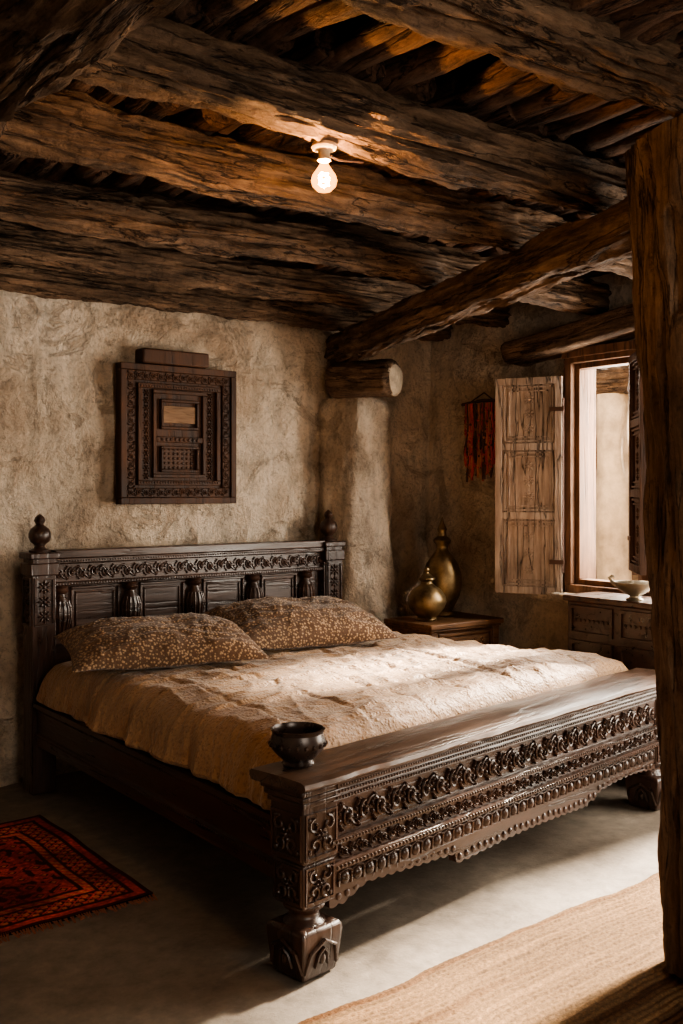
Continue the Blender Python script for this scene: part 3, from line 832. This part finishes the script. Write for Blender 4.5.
def redc(x,y):
    d=min(x,RW-x,y,RH-y)
    w=.85+.45*noise.noise((x*5,y*5,2))+.3*noise.noise((x*60,y*60,2))
    R=(.80*w,.27*w,.12*w);K=(.26,.11,.07);O=(.82*w,.46*w,.25*w);B=(.50,.16,.09)
    x+=.004*noise.noise((y*20,x*20,1)); y+=.004*noise.noise((x*20,y*20,7))
    if d<.02: return K
    if d<.05: return R
    if d<.065: return K
    if d<.14:
        q=((x+y)*1.0%.05); q2=((x-y)%.05)
        return O if (abs(q-.025)+abs(q2-.025))<.020 else (R if (q<.01 or q2<.01) else K)
    if d<.155: return K
    if d<.185: return O if int((x+y)/.02)%2 else R
    if d<.20: return K
    u=(x%.09)/.09-.5; v=(y%.09)/.09-.5; s=abs(u)+abs(v)
    if s<.12: return O
    if s<.20: return K
    if s<.33: return R
    if s<.39: return B
    if s<.46: return R
    return K if noise.noise((x*30,y*30,0))>.1 else R
rug('red_woven_rug',.55,.55+RW,3.235,3.235+RH,260,250,redc,lambda x,y:.012+.006*noise.noise((x*4,y*4,0)),M_rug)
bm=bmesh.new()
for i in range(150):
    x=.555+RW*i/150; l=random.uniform(.03,.055); dx=random.uniform(-.012,.012)
    tube(bm,[(x,3.245,.008),(x+dx*.5,3.245-l*.5,.006),(x+dx,3.245-l,.004)],.0025,4)
o=finish(bm,'rug_fringe',M_fringe,bpy.data.objects['red_woven_rug'])
def jc(x,y):
    a=noise.noise((x*1.5,y*50,0)); b2=noise.noise((x*70,y*90,3)); c=noise.noise((x*1.5,y*2,9))
    k=1+.18*a+.25*b2+.18*c
    s=noise.noise((x*.1,y*9,4)); t=min(1,max(0,(s+.18)/.10))
    base=tuple(p*t+q*(1-t) for p,q in zip((.44,.345,.25),(.31,.215,.14)))
    return tuple(max(0,q*k) for q in base)
rug('jute_flatweave_rug',1.30,4.0,.75,2.24,420,500,jc,lambda x,y:.010+.0022*math.sin(y*2*pi/.022+2.0*noise.noise((x*2,y*2,0)))+.0008*math.sin(x*2*pi/.022)+.007*noise.noise((x*3.0,y*7,1)),M_jute,math.radians(1.5))

# ---------------------------------------------------------------- courtyard outside
bm=bmesh.new(); box(bm,4.71,11,-2,9,-.15,-.02); finish(bm,'courtyard_ground',M_ground,smooth=False)
wall('courtyard_wall',(8.2,0,-.05),(0,1,0),(0,0,1),(-1,0,0),8,2.9,[],.3,.10,.05,M_out,3)
bm=bmesh.new()
m=frame((7.1,5.55,-.02),(0,-1,0),(0,0,1),(-1,0,0))
for i in range(10): box(bm,.0+i*.12,.035+i*.12,0,1.95,.05,.09,m)
for i in range(16): box(bm,0,1.11,i*.127,i*.127+.035,.06,.10,m)
finish(bm,'wooden_lattice_screen',M_win,None,True)
bm=bmesh.new(); rings=[]
for i in range(40):
    z=-.02+2.2*i/39
    rings.append([(6.3+(.13+.05*noise.noise((math.cos(a),math.sin(a),z*2)))*math.cos(a),4.78+(.13+.05*noise.noise((math.cos(a)+3,math.sin(a),z*2)))*math.sin(a),z) for a in [2*pi*k/28 for k in range(28)]])
loft(bm,rings); finish(bm,'courtyard_column',M_outcol)
log('courtyard_canopy_beam',(6.3,3.0,2.28),(6.3,7.4,2.28),.2,.2,seed=61)
for k in range(6):
    log('courtyard_canopy_rafter',(5.9,4.1+k*.42,2.44),(8.15,4.2+k*.42,2.44),.11,.11,seed=63+k,n=40)

# ---------------------------------------------------------------- lights
def area(name,loc,target,sx,sy,power,col,spread=180):
    l=bpy.data.lights.new(name,'AREA'); l.shape='RECTANGLE'; l.size=sx; l.size_y=sy; l.energy=power; l.color=col
    l.spread=math.radians(spread)
    o=bpy.data.objects.new(name,l); o.location=loc
    d=Vector(target)-Vector(loc); o.rotation_euler=d.to_track_quat('-Z','Y').to_euler(); S.collection.objects.link(o); return o
area('door_daylight',(4.74,1.6,1.15),(0,2.6,.8),1.5,1.6,118,(1,.89,.75))
area('window_daylight',(4.80,3.28,1.6),(2.5,3.8,.9),.8,1.2,98,(1,.90,.77))
area('front_fill_light',(1.4,-1.1,1.6),(1.6,4.9,.3),1.7,1.2,62,(1,.88,.74))  # added fill lamp behind the camera, not a known window
area('courtyard_fill_light',(5.2,3.6,3.6),(7.8,4.8,1.0),2.0,2.0,90,(1,.90,.76))  # extra lamp added outside to brighten the courtyard wall
sl=bpy.data.lights.new('sun','SUN'); sl.energy=62; sl.angle=math.radians(9); sl.color=(1,.86,.69)
so=bpy.data.objects.new('sun',sl); so.rotation_euler=Vector((-1,-.05,-.66)).to_track_quat('-Z','Y').to_euler(); so.location=(9,5,6); S.collection.objects.link(so)
w=bpy.data.worlds.new('World'); S.world=w; w.use_nodes=True
bg=w.node_tree.nodes['Background']; bg.inputs[0].default_value=(.98,.93,.85,1); bg.inputs[1].default_value=1.0

# ---------------------------------------------------------------- camera
cd=bpy.data.cameras.new('camera'); co=bpy.data.objects.new('camera',cd); S.collection.objects.link(co)
co.location=(0,0,1.45); co.rotation_euler=(math.radians(90),0,math.radians(-37.6))
cd.lens=35.16; cd.sensor_width=36; cd.shift_y=-.0215; cd.clip_start=.05
S.camera=co
try:
    S.view_settings.view_transform='AgX'; S.view_settings.look='AgX - Medium High Contrast'
except Exception as ex: print(ex)
